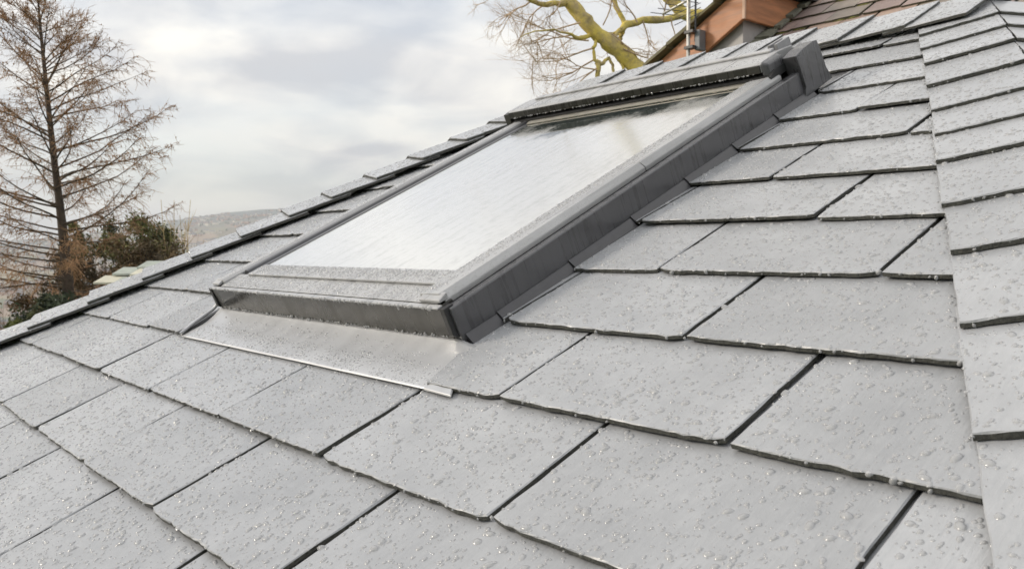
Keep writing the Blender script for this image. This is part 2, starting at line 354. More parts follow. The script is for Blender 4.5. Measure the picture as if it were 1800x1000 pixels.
# hip and ridge capping
Yl = Vector((0, CT, -ST))                       # world y seen in the roof frame
def cap_run(name, apex0, apex1, inward, gaps, W, w_in, w_ap, t, joints, flip, dens=420):
    """a row of capping slates from apex0 to apex1 (points in courses); two wings folded over the hip"""
    A0, A1 = Vector(apex0), Vector(apex1); h = (A1 - A0).normalized(); inn = Vector(inward); inn = (inn - h * inn.dot(h)).normalized()
    farw = Yl if flip == 0 else flip
    fw = (farw - h * farw.dot(h)).normalized()
    for i in range(len(joints) - 1):
        s0, s1 = joints[i], joints[i + 1] + 0.35
        for wing, d in ((0, inn), (1, fw)):
            ra = random.uniform(-0.02, 0.02); base = random.uniform(-0.01, 0.012)
            nrm = (d.cross(h) if (d.cross(h)).z > 0 else h.cross(d)).normalized()
            poly = rough_rect(0.0, W + ra, s0 + base, s1, 14, 8, 0.012, 0.010, 0.015)
            def to3(a, s, ww, d=d, nrm=nrm): return Vector(A0 + h * s + d * a + nrm * ww) * E_
            lead = joints[i]
            def wf(a, s, lead=lead): return w_ap + (w_in - w_ap) * (a / W) + t - t * 1.0 * (s - lead) / (0.9)
            b = slate_mesh(poly, wf, t, to3)
            if (wing == 0) != (inn.cross(h).z > 0): b.f = [tuple(reversed(f)) for f in b.f]
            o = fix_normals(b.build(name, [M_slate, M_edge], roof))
            if wing == 0: add_drops(poly, wf, to3, nrm, vmax=joints[i + 1], dens=dens)
            for p in poly:
                if wing == 0 and (p[0] > W - 0.04 or p[1] < s0 + 0.05) and random.random() < 0.25: HANG.append(to3(p[0], p[1], wf(*p) - t * random.uniform(0.2, 0.9)))
def vline(vs, fn, c0): return [math.hypot(fn(v) - fn(c0), v - c0) for v in vs]
def FOLD(fn, sgn, al=math.radians(20)):
    h = Vector((fn(1) - fn(0), 1, 0)).normalized(); i_ = Vector((sgn, 0, 0)); i_ = (i_ - h * i_.dot(h)).normalized(); return i_ * -math.cos(al) - Vector((0, 0, 1)) * math.sin(al)
# right hip: butt joints read off along its inner edge (the joint meets the ridge a little higher up)
vr = [-3.2, -2.2, -1.25, -0.35, 0.55, 1.45, 2.38, 3.36, 4.29, 5.09, 6.02, 6.71, 7.47, 8.41, 9.41, 10.19, 11.03, 11.9]
off = 0.40
cap_run('hip_slate', (hipR(-4), -4, 0.0), (hipR(12.4), 12.4, 0.0), (-1, 0, 0), 0, 0.955, 0.02, 0.04, 0.044, [x + off for x in vline(vr, hipR, -4)], FOLD(hipR, -1))
vl = [-2.9, -2.0, -1.1, -0.2, 0.65, 1.5, 2.43, 3.32, 4.15, 5.0, 5.85, 6.65, 7.5, 8.4, 9.3, 10.15, 11.0, 11.9]
cap_run('hip_slate', (hipL(-4), -4, 0.0), (hipL(12.4), 12.4, 0.0), (1, 0, 0), 0, 1.05, 0.11, 0.10, 0.055, [x for x in vline(vl, hipL, -4)], FOLD(hipL, 1))
ul = [-9.5, -8.4, -7.4, -6.4, -5.45, -4.75, -4.1, -3.12, -2.09, -1.25]
cap_run('ridge_slate', (0, 12.62, 0.02), (-10, 12.62, 0.02), (0, -1, 0), 0, 1.22, 0.09, 0.10, 0.045, [-u for u in reversed(ul)], Vector((0, math.cos(2 * TH), -math.sin(2 * TH))))
# deck under the slates, adjoining slopes and a wall below
def deck():
    b = MB(); d = -0.35
    c = [(hipL(-5), -5), (hipR(-5), -5), (hipR(12.6), 12.6), (hipL(12.6), 12.6)]
    b.hexa([L(u, v, d - 0.15) for u, v in c], [L(u, v, d + 0.16 if v > 0 else d + 0.16) for u, v in c]); return b.build('roof_deck', M_deck, roof)
deck()
inv = Matrix.Rotation(-TH, 4, 'X') @ Matrix.Translation((0, 0, -Z0))
def in_roof(pts): return [tuple(inv @ Vector(p)) for p in pts]
b = MB()
for fn, sgn in ((hipR, 1), (hipL, -1)):
    a0, a1 = Vector(L(fn(-5), -5, -0.10)), Vector(L(fn(12.6), 12.6, -0.10)); fw = FOLD(fn, -sgn) * 1.6
    b.hexa([x + Vector((0, 0, -0.03)) for x in (a0, a1, a1 + fw, a0 + fw)], [a0, a1, a1 + fw, a0 + fw])
fix_normals(b.build('adjoining_slope', slate_material('slate_adjoining', roof, (0.19, 0.19, 0.195), (0.26, 0.26, 0.255)), roof))
b = MB(); wl, wr = P(hipL(-5) + 0.8, -4.2, -0.6), P(hipR(-5) - 0.8, -4.2, -0.6)
b.hexa(in_roof([Vector((wl.x, wl.y, 0)), Vector((wr.x, wl.y, 0)), Vector((wr.x, wl.y + 3.2, 0)), Vector((wl.x, wl.y + 3.2, 0))]),
       in_roof([Vector((wl.x, wl.y, wl.z)), Vector((wr.x, wl.y, wl.z)), Vector((wr.x, wl.y + 3.2, wl.z)), Vector((wl.x, wl.y + 3.2, wl.z))]))
b.build('wall', M_wall, roof)

# ------------------------------------------------------------------ roof window
win = empty('roof_window', tuple(P(-4.7, 2.58, 0)), (TH, 0, 0))
prop(win, 'long grey-framed roof window with rain-streaked glass set into the slates', 'roof window', kind='thing')
O = Vector(L(-4.7, 2.58, 0))
def K(u, v, ww): p = Vector(L(u + shear(v), v, ww)) - O; return tuple(p)
def bar(name, prof, v0, v1, m, dz=0.0, bv=0.0012, parent=None, m2=None):
    """prism with outline prof [(u, w)] running up the slope"""
    b = MB(); b.hexa([K(u, v0, ww) for u, ww in prof], [K(u, v1, ww + dz) for u, ww in prof]); o = fix_normals(b.build(name, m, parent or win))
    if bv: bevel(o, bv)
    return o
def cross(name, prof, u0, u1, m, bv=0.0012, parent=None):
    """prism with outline prof [(v, w)] running along the courses"""
    b = MB(); b.hexa([K(u0, v, ww) for v, ww in prof], [K(u1, v, ww) for v, ww in prof]); o = fix_normals(b.build(name, m, parent or win))
    if bv: bevel(o, bv)
    return o
# side upstands of the flashing, with the narrow ledge on top
sf = bar('side_flashing', [(-2.03, 0.01), (-2.03, 0.325), (-2.045, 0.335), (-2.13, 0.335), (-2.13, 0.01)], 2.60, 9.2, M_side)
bar('side_flashing', [(-7.30, 0.01), (-7.30, 0.325), (-7.285, 0.335), (-7.20, 0.335), (-7.20, 0.01)], 2.60, 9.2, M_side)
# stepped soakers at the foot of the right upstand, one to a course
for k in range(2, 9):
    v0 = max(2.64, k + 0.03); b = MB()
    b.hexa([K(-2.03, v0, -T * (v0 - k) + 0.004), K(-1.955, v0, -T * (v0 - k) + 0.004), K(-1.955, k + 1.02, -T + 0.003), K(-2.03, k + 1.02, -T + 0.003)],
           [K(-2.026, v0, 0.072), K(-2.018, v0, 0.070), K(-2.018, k + 1.02, 0.052), K(-2.026, k + 1.02, 0.055)])
    fix_normals(b.build('soaker', M_soak, win))
# main frame body (dark) below the covers
bar('frame_body', [(-2.14, 0.02), (-2.14, 0.31), (-2.52, 0.34), (-2.52, 0.02)], 2.64, 9.15, M_black, bv=0)
bar('frame_body', [(-7.19, 0.02), (-7.19, 0.31), (-6.62, 0.34), (-6.62, 0.02)], 2.64, 9.15, M_black, bv=0)
# covers on the sides: right cover with bevelled outer cheek, in two lengths
for v0, v1 in ((2.66, 5.62), (5.628, 8.62)):
    bar('side_cover', [(-2.155, 0.325), (-2.155, 0.375), (-2.215, 0.435), (-2.50, 0.425), (-2.515, 0.40), (-2.50, 0.345)], v0, v1, M_cover)
    bar('side_cover', [(-7.185, 0.325), (-7.185, 0.385), (-7.12, 0.430), (-6.97, 0.430), (-6.93, 0.40), (-6.93, 0.345)], v0, v1, M_cover)
bar('gasket', [(-6.925, 0.345), (-6.925, 0.385), (-6.86, 0.425), (-6.80, 0.415), (-6.77, 0.37), (-6.77, 0.345)], 2.95, 8.6, M_gask)
bar('gasket', [(-6.76, 0.345), (-6.755, 0.385), (-6.70, 0.402), (-6.655, 0.395), (-6.64, 0.36)], 3.0, 8.6, M_gask)
bar('gasket', [(-2.518, 0.35), (-2.518, 0.400), (-2.545, 0.398), (-2.55, 0.36)], 3.0, 8.6, M_gask)
# foot of the window: dark front profile, cover plate in two steps
cross('front_profile', [(2.61, 0.03), (2.585, 0.035), (2.575, 0.10), (2.56, 0.345), (2.60, 0.36), (2.72, 0.362), (2.72, 0.03)], -7.20, -2.13, M_front)
cross('front_lip', [(2.54, 0.345), (2.54, 0.362), (2.60, 0.366), (2.60, 0.345)], -7.20, -2.13, M_cover)
cross('bottom_cover', [(2.605, 0.362), (2.605, 0.372), (2.90, 0.392), (2.90, 0.362)], -6.95, -2.20, M_cover)
cross('bottom_cover', [(2.865, 0.394), (2.865, 0.418), (3.14, 0.412), (3.14, 0.38)], -6.62, -2.52, M_cover)
for u0, u1 in ((-7.27, -7.20), (-2.13, -2.06)):
    cross('corner_cap', [(2.585, 0.06), (2.545, 0.10), (2.55, 0.352), (2.66, 0.352), (2.66, 0.06)], u0, u1, M_black)
for u0, u1 in ((-7.19, -6.98), (-2.46, -2.15)):
    cross('cover_end', [(2.60, 0.376), (2.60, 0.402), (2.70, 0.432), (2.70, 0.376)], u0, u1, M_cover)
# pane
b = MB(); b.hexa([K(-6.66, 3.08, 0.350), K(-2.50, 3.08, 0.350), K(-2.50, 8.72, 0.350), K(-6.66, 8.72, 0.350)], [K(-6.66, 3.08, 0.385), K(-2.50, 3.08, 0.385), K(-2.50, 8.72, 0.385), K(-6.66, 8.72, 0.385)])
b.build('glass_pane', M_glass, win)
# head of the window: sash rail and trim, then the overhanging hood
cross('top_rail', [(8.28, 0.386), (8.28, 0.405), (8.33, 0.422), (8.40, 0.422), (8.40, 0.386)], -6.68, -2.50, M_trim)
cross('top_rail_body', [(8.42, 0.387), (8.42, 0.43), (8.56, 0.49), (9.15, 0.49), (9.15, 0.387)], -7.15, -2.18, M_black, bv=0)
hd = cross('hood', [(8.47, 0.495), (8.455, 0.50), (8.455, 0.600), (8.50, 0.622), (8.93, 0.632), (9.30, 0.600), (9.30, 0.50)], -7.22, -2.30, M_cover)
cross('hood_face', [(8.43, 0.497), (8.43, 0.598), (8.452, 0.598), (8.452, 0.497)], -7.20, -2.31, M_front, parent=hd)
cross('hood_bead', [(8.90, 0.634), (8.90, 0.662), (9.02, 0.668), (9.02, 0.634)], -6.95, -2.40, M_cover, parent=hd)
cross('hood_end', [(8.46, 0.40), (8.46, 0.575), (8.66, 0.60), (8.66, 0.44)], -7.36, -7.225, M_front, parent=hd)
b = MB(); b.hexa([K(-2.295, 8.43, 0.45), K(-2.20, 8.50, 0.40), K(-2.19, 8.85, 0.42), K(-2.295, 8.85, 0.46)], [K(-2.295, 8.45, 0.622), K(-2.22, 8.50, 0.585), K(-2.21, 8.85, 0.60), K(-2.295, 8.85, 0.64)])
bevel(fix_normals(b.build('hood_end', M_side, win)), 0.004, 3)
# back gutter and folded corner of the top flashing
cross('back_flashing', [(9.30, 0.02), (9.30, 0.50), (9.38, 0.55), (9.50, 0.40), (9.56, 0.02)], -7.42, -2.10, M_side)
cross('back_gutter', [(9.30, -0.10), (9.30, -0.03), (10.5, -0.045), (10.5, -0.10)], -7.6, -1.9, M_side, bv=0)
b = MB()
pc = [(8.80, 0.01), (8.86, 0.12), (8.84, 0.36), (8.80, 0.55), (9.02, 0.585), (9.28, 0.60), (9.38, 0.585), (9.43, 0.40), (9.46, 0.20), (9.56, 0.02)]
b.hexa([K(-2.20, v, ww) for v, ww in pc], [K(-1.985 + 0.03 * (0.28 - ww) + 0.008 * math.sin(v * 9), v, ww) for v, ww in pc])
bevel(fix_normals(b.build('corner_flashing', M_side, win)), 0.0015)
for q in range(2):
    bar('folded_seam', [(-2.42 - 0.10 * q, 0.56), (-2.41 - 0.10 * q, 0.70), (-2.37 - 0.10 * q, 0.70), (-2.36 - 0.10 * q, 0.56)], 9.05, 9.4, M_lead)
# apron at the foot: a curved sheet lying on the course below
def apron():
    b = MB(); nu, nv = 40, 16; Wd = 0.009
    def pt(i, j, dz):
        f = i / nu; g = j / nv; ul_ = -7.16 - 0.13 * g; ur_ = -1.70; u = ul_ + (ur_ - ul_) * f; v = 1.945 + (2.60 - 1.945) * g
        s = max(0, (g - 0.42) / 0.58); ww = -0.034 + 0.03 - T * (v - 2) + 0.080 * s ** 2.2 * min(1, max(0, (-1.86 - u) / 0.22))
        ww += 0.004 * noise.noise(Vector((u * 1.7, v * 5, 1.0)))
        return K(u - shear(v), v, ww + dz)
    for dz in (0, -Wd):
        for i in range(nu + 1):
            for j in range(nv + 1): b.v.append(pt(i, j, dz))
    q = (nu + 1) * (nv + 1)
    for i in range(nu):
        for j in range(nv):
            a = i * (nv + 1) + j; b.f.append((a, a + nv + 1, a + nv + 2, a + 1)); b.m.append(0); b.f.append((q + a, q + a + 1, q + a + nv + 2, q + a + nv + 1)); b.m.append(0)
    for i in range(nu):
        for j in (0, nv): a = i * (nv + 1) + j; b.f.append((a, q + a, q + a + nv + 1, a + nv + 1)); b.m.append(0)
    for j in range(nv):
        for i in (0, nu): a = i * (nv + 1) + j; b.f.append((a, a + 1, q + a + 1, q + a)); b.m.append(0)
    return fix_normals(b.build('apron', M_apron, win, True))
ap = apron()
b = MB(); b.hexa([K(-1.80, 1.935, -0.012), K(-1.42, 1.92, -0.012), K(-1.50, 2.02, -0.012), K(-1.80, 2.30, -0.012)], [K(-1.80, 1.945, 0.004), K(-1.43, 1.93, 0.004), K(-1.52, 2.02, 0.004), K(-1.80, 2.30, 0.004)])
bevel(fix_normals(b.build('apron_corner', M_apron, win)), 0.0008)
# raised lip of the left gutter
b = MB(); b.tube([K(-7.22, 1.96, 0.02), K(-7.30, 2.2, 0.045), K(-7.36, 2.50, 0.06), K(-7.34, 2.60, 0.10)], 0.0035, 6); b.build('gutter_lip', M_apron, win, True)
b = MB(); b.hexa([K(-7.42, 1.98, 0.0), K(-7.24, 1.98, 0.0), K(-7.30, 2.62, -0.02), K(-7.44, 2.62, -0.02)], [K(-7.42, 1.98, 0.012), K(-7.26, 1.98, 0.012), K(-7.34, 2.62, 0.01), K(-7.44, 2.62, 0.01)]); fix_normals(b.build('gutter_strip', M_black, win))
# beads on the metal
def strip_drops(u0, u1, v0, v1, wfun, n, rmed, rmax):
    for _ in range(n):
        u, v = random.uniform(u0, u1), random.uniform(v0, v1)
        DROPS.append((Vector(K(u, v, wfun(u, v))) + O, min(rmax, rmed * math.exp(random.gauss(0, 0.4))), Wn))
strip_drops(-2.49, -2.23, 2.7, 8.5, lambda u, v: 0.43, 2600, 0.0010, 0.0022)
strip_drops(-7.11, -6.98, 2.7, 8.5, lambda u, v: 0.43, 1300, 0.0010, 0.0020)
strip_drops(-6.9, -2.25, 2.62, 2.86, lambda u, v: 0.372 + 0.068 * (v - 2.605), 2200, 0.0010, 0.0022)
strip_drops(-6.6, -2.55, 2.88, 3.12, lambda u, v: 0.417, 1900, 0.0010, 0.0022)
strip_drops(-7.15, -2.35, 8.52, 8.9, lambda u, v: 0.624, 1200, 0.0011, 0.0024)
strip_drops(-7.05, -1.85, 1.97, 2.28, lambda u, v: -0.004 - T * (v - 2), 1700, 0.0011, 0.0028)
strip_drops(-6.9, -2.3, 2.28, 2.5, lambda u, v: -0.004 - T * (v - 2) + 0.03, 160, 0.0012, 0.003)
for _ in range(220): u = random.uniform(-7.15, -2.2); HANG.append(Vector(K(u, 2.545, random.choice((0.345, 0.362)))) + O)
for _ in range(150): u = random.uniform(-7.15, -2.2); HANG.append(Vector(K(u, 2.575, random.uniform(0.05, 0.07))) + O)
for _ in range(160): u = random.uniform(-7.1, -2.4); HANG.append(Vector(K(u, 8.43, 0.497)) + O)

# ------------------------------------------------------------------ the older house behind
PHI = math.radians(34)
old_n = Vector((0, -math.sin(PHI), math.cos(PHI))); old_p = at(1480, 15, 5.4); old_v = Vector((0, math.cos(PHI), math.sin(PHI)))
old = empty('old_house', (old_p.x, old_p.y, 0))
prop(old, 'older house behind with mossy brown slates and orange timber dormer boards', 'house', kind='thing')
OL = Vector(old.location)
def lo(p): return tuple(Vector(p) - OL)
def old_slate_mat(name, c):
    m, t, b = mat(name); vec = coords(t); oi = N(t, 'ShaderNodeObjectInfo')
    f = tnoise(t, vec, 9, 6, 0.65); col = ramp(t, f, [(0.3, tuple(x * 0.72 for x in c)), (0.55, c), (0.75, (c[0] * 1.1, c[1] * 1.12, c[2] * 1.0))])
    col = scale_col(t, col, mrange(t, oi.outputs['Random'], 0, 1, 0.78, 1.18)); t.links.new(col, b.inputs['Base Color'])
    b.inputs['Roughness'].default_value = 0.6; t.links.new(bumpn(t, tnoise(t, vec, 40, 5), 0.5, 0.01), b.inputs['Normal']); return m
M_olds = [old_slate_mat('old_slate_brown', (0.27, 0.19, 0.15)), old_slate_mat('old_slate_grey', (0.24, 0.20, 0.165)), old_slate_mat('old_slate_purple', (0.25, 0.185, 0.165))]
M_moss = plain('moss', (0.11, 0.105, 0.02), 0.95, 0.5, 30, bump=0.9)
M_oedge = plain('old_slate_edge', (0.06, 0.055, 0.035), 0.8, 0.4, 40)
cheek = hit(1335, 74, old_p, old_n); XC = cheek.x
d = ray(1306, 60); YC = (CAM + d * ((XC - CAM.x) / d.x)).y
so, sw = 0.197, 0.235
S0 = (cheek - old_p).dot(old_v)
for r in range(-9, 7):
    for c in range(-4, 16):
        xa = XC + 0.06 + (c + (0.5 if r % 2 else 0)) * sw - 2 * sw + random.uniform(-.01, .01); xb = xa + sw - random.uniform(0.006, 0.014)
        if xb < XC + 0.05 or xa > XC + 2.9: continue
        xa = max(xa, XC + 0.03); s0 = r * so + random.uniform(-.008, .008); s1 = s0 + so * 2.1; th = random.uniform(0.010, 0.016)
        dz = random.uniform(0, .004)
        def q(x, s, hh): return lo(Vector((x, old_p.y, old_p.z)) + old_v * s + old_n * (hh - 0.013 * (s - s0) / so + dz))
        nseg = 5; front = [(xa + (xb - xa) * i / nseg, s0 + random.uniform(-.006, .006)) for i in range(nseg + 1)]; rim = front + [(xb, s1), (xa, s1)]
        b = MB(); n = len(rim); b.v = [q(x, s, 0) for x, s in rim] + [q(x, s, -th) for x, s in rim]
        b.f = [tuple(range(n)), tuple(range(2 * n - 1, n - 1, -1))] + [(n + i, n + (i + 1) % n, (i + 1) % n, i) for i in range(n)]; b.m = [0, 0] + [1] * n
        b.build('slate', [random.choice(M_olds), M_oedge], old)
b = MB()      # moss in the joints along the courses and in the valley
for r in range(-8, 7):
    x = XC + 0.03
    while x < XC + 2.9:
        ln = random.uniform(0.04, 0.2)
        if random.random() < 0.55:
            pts = [Vector((x + ln * i / 4, old_p.y, old_p.z)) + old_v * (r * so - 0.004 + random.uniform(-.004, .004)) + old_n * -0.010 for i in range(5)]
            b.tube([lo(p) for p in pts], [0.002, 0.006, 0.008, 0.006, 0.002], 5)
        x += ln + random.uniform(0, 0.1)
prop(b.build('moss', M_moss, old, True), kind='stuff')
# lead valley strip against the dormer
b = MB(); 
for i in range(14):
    s0 = S0 - 1.0 + i * 0.16; s1 = s0 + 0.15; wv = random.uniform(0.075, 0.10)
    base = Vector((XC, old_p.y, old_p.z))
    b.hexa([lo(base + Vector((0.004, 0, 0)) + old_v * s0 + old_n * 0.012), lo(base + Vector((wv, 0, 0)) + old_v * (s0 + .03) + old_n * 0.008), lo(base + Vector((wv, 0, 0)) + old_v * s1 + old_n * 0.008), lo(base + Vector((0.004, 0, 0)) + old_v * s1 + old_n * 0.012)],
           [lo(base + Vector((0.004, 0, 0)) + old_v * s0 + old_n * 0.05), lo(base + Vector((wv, 0, 0)) + old_v * (s0 + .03) + old_n * 0.03), lo(base + Vector((wv, 0, 0)) + old_v * s1 + old_n * 0.022), lo(base + Vector((0.004, 0, 0)) + old_v * s1 + old_n * 0.04)])
fix_normals(b.build('edge_stone', plain('mossy_edge_stone', (0.15, 0.15, 0.115), 0.8, 0.35, 20, bump=0.6), old))
# decking slab under old slates and house body
b = MB(); c0 = Vector((XC - 0.02, old_p.y, old_p.z)) + old_v * -2.0 - old_n * 0.06; c1 = c0 + Vector((3.3, 0, 0)); c3 = c0 + old_v * 3.6; c2 = c1 + old_v * 3.6
b.hexa([lo(x - old_n * 0.08) for x in (c0, c1, c2, c3)], [lo(x) for x in (c0, c1, c2, c3)]); fix_normals(b.build('roof_deck', M_deck, old))
b = MB(); yb = c0.y + 0.25; b.box(lo((c0.x + .1, yb, 0)), lo((c1.x - .1, yb + 3.0, c0.z + 0.02))); b.build('wall', plain('old_stone_wall', (0.3, 0.27, 0.22), 0.9, 0.3, 6, bump=0.6), old)
# dormer
M_leadL = plain('weathered_lead', (0.34, 0.32, 0.315), 0.5, 0.16, 7, bump=0.15); 
M_orange = plain('orange_stained_timber', (0.42, 0.18, 0.082), 0.5, 0.26, 7, stretch=(0.6, 0.6, 5), bump=0.1, coat=0.1)
XF, YF = XC + 0.03, YC - 0.055
m28 = 0.542
pf = hit(1308, 32, Vector((0, YF, 0)), Vector((0, 1, 0))); ZF = pf.z; XF = pf.x      # lower corner of the fascia
XLo = XF - 2.3
b = MB(); zt = ZF + 0.10
b.hexa([lo((XLo + .2, YC, 3.5)), lo((XC, YC, 3.5)), lo((XC, YC + 1.8, 3.5)), lo((XLo + .2, YC + 1.8, 3.5))],
       [lo((XLo + .2, YC, zt - m28 * (XC - XLo - .2))), lo((XC, YC, zt)), lo((XC, YC + 1.8, zt)), lo((XLo + .2, YC + 1.8, zt - m28 * (XC - XLo - .2)))])
dw = fix_normals(b.build('dormer_wall', M_leadL, old))
FH = 0.215
b = MB(); b.hexa([lo((XLo, YF, ZF - m28 * (XF - XLo))), lo((XF, YF, ZF)), lo((XF, YF + .03, ZF)), lo((XLo, YF + .03, ZF - m28 * (XF - XLo)))],
                 [lo((XLo, YF, ZF + FH - m28 * (XF - XLo))), lo((XF, YF, ZF + FH)), lo((XF, YF + .03, ZF + FH)), lo((XLo, YF + .03, ZF + FH - m28 * (XF - XLo)))])
bb = bevel(fix_normals(b.build('bargeboard', M_orange, old)), 0.006)
b = MB(); b.box(lo((XF - .03, YF + .032, ZF - .003)), lo((XF, YF + 2.0, ZF + FH - .003))); bevel(b.build('fascia_board', M_orange, old), 0.006)
b = MB(); b.hexa([lo((XLo, YF + .032, ZF + .02 - m28 * (XF - XLo))), lo((XF - .032, YF + .032, ZF + .02)), lo((XF - .032, YF + 2, ZF + .02)), lo((XLo, YF + 2, ZF + .02 - m28 * (XF - XLo)))],
                 [lo((XLo, YF + .032, ZF + .04 - m28 * (XF - XLo))), lo((XF - .032, YF + .032, ZF + .04)), lo((XF - .032, YF + 2, ZF + .04)), lo((XLo, YF + 2, ZF + .04 - m28 * (XF - XLo)))])
fix_normals(b.build('soffit', M_orange, old))
b = MB(); b.box(lo((XF - .012, YF - .004, ZF - .004)), lo((XF + .006, YF + .012, ZF + FH))); b.build('corner_bead', plain('pale_corner_bead', (0.5, 0.32, 0.22), 0.5), bb)
M_verge = plain('verge_slate_moss', (0.17, 0.15, 0.085), 0.8, 0.4, 14, bump=0.6)
nv_ = 12
for i in range(nv_):     # slates along the verge
    x0 = XLo - .05 + (XF + .05 - XLo) * i / nv_; x1 = XLo - .05 + (XF + .05 - XLo) * (i + 1.04) / nv_; z = lambda x, dz: ZF + FH + .012 + dz - m28 * (XF - x)
    dd = 0.012; th = random.uniform(.016, .026); yo = YF - .05 + random.uniform(-.008, .008)
    b = MB(); b.hexa([lo((x0, yo, z(x0, dd))), lo((x1, yo, z(x1, 0))), lo((x1, YF + 2, z(x1, 0))), lo((x0, YF + 2, z(x0, dd)))], [lo((x0, yo, z(x0, dd + th))), lo((x1, yo, z(x1, th))), lo((x1, YF + 2, z(x1, th))), lo((x0, YF + 2, z(x0, dd + th)))])
    fix_normals(b.build('verge_slate', M_verge, old))
b = MB(); b.box(lo((XF + .002, YF - .03, ZF + FH + .002)), lo((XF + .07, YF + 2, ZF + FH + .05))); b.build('eave_gutter', M_black, old)

# ------------------------------------------------------------------ aerial on the bargeboard
mp_ = hit(1210, 60, Vector((0, YF - .09, 0)), Vector((0, 1, 0)))
ant = empty('tv_aerial', (mp_.x, mp_.y, mp_.z - .6)); prop(ant, 'slim pale aerial mast with thin rods clamped to the orange bargeboard', 'aerial')
AO = Vector(ant.location); M_alu = plain('weathered_aluminium', (0.52, 0.50, 0.46), 0.45, 0.2, 30, metal=0.5); M_dk = plain('dark_bracket_steel', (0.05, 0.05, 0.052), 0.5, 0.2)
px = (mp_ - CAM).dot(FWD) / F_PX
b = MB(); b.tube([(0, 0, 0.15), (0, 0, 1.5)], 0.0125, 10); b.build('mast', M_alu, ant, True)
b = MB(); b.tube([(9 * px, 0.03, 0.55), (9 * px, 0.03, 1.4)], 0.007, 8); b.build('stay', M_dk, ant, True)
b = MB(); b.box((0.035, 0.02, 0.49), (0.075, 0.085, 0.62)); bk = bevel(b.build('bracket', plain('galvanised_plate', (0.16, 0.17, 0.18), 0.5), ant), 0.004)
for zz in (0.50, 0.60):
    b = MB(); b.box((-0.02, -0.02, zz), (0.05, 0.03, zz + .018)); b.build('clamp', M_dk, bk)
ztop = (60 - 4) * px + .6
b = MB(); b.tube([(-0.30, 0.10, ztop), (0.34, -0.12, ztop + .02)], 0.009, 6); bo = b.build('boom', M_alu, ant, True)
for i in range(8):
    f = i / 7; c = Vector((-0.30 + 0.64 * f, 0.10 - 0.22 * f, ztop + .02 * f)); hh = 0.12
    b = MB(); b.tube([c + Vector((-.03, -.09, -.0)) , c + Vector((.03, .09, 0))], 0.003, 5); b.build('rod', M_dk, bo, True)
for i in range(3):
    b = MB(); b.tube([(-0.14, 0.03, ztop - .05 - .035 * i), (0.12, -0.03, ztop - .04 - .03 * i)], 0.0025, 5); b.build('rod', M_dk, bo, True)

# ------------------------------------------------------------------ trees
def bend(p, dirv, length, n, wob, droop=0.0, lift=0.0):
    pts = [Vector(p)]; dcur = Vector(dirv).normalized()
    for i in range(n):
        dcur = (dcur + Vector((random.gauss(0, wob), random.gauss(0, wob), random.gauss(0, wob) - droop + lift * (i / n)))).normalized(); pts.append(pts[-1] + dcur * (length / n))
    return pts
def bark(name, c, moss=None):
    m, t, b = mat(name); vec = coords(t); f = tnoise(t, vec, 7, 7, 0.72); col = ramp(t, f, [(0.32, tuple(x * 0.3 for x in c)), (0.5, tuple(x * 0.8 for x in c)), (0.7, c)])
    if moss:
        mn = N(t, 'ShaderNodeMix', data_type='RGBA'); t.links.new(mrange(t, tnoise(t, vec, 4.5, 6, 0.75), 0.40, 0.62, 0, 1), mn.inputs['Factor']); t.links.new(col, mn.inputs['A']); mn.inputs['B'].default_value = (*moss, 1); col = mn.outputs['Result']
    t.links.new(col, b.inputs['Base Color']); b.inputs['Roughness'].default_value = 0.9; t.links.new(bumpn(t, tnoise(t, vec, 22, 5, 0.7), 0.7, 0.03), b.inputs['Normal']); return m
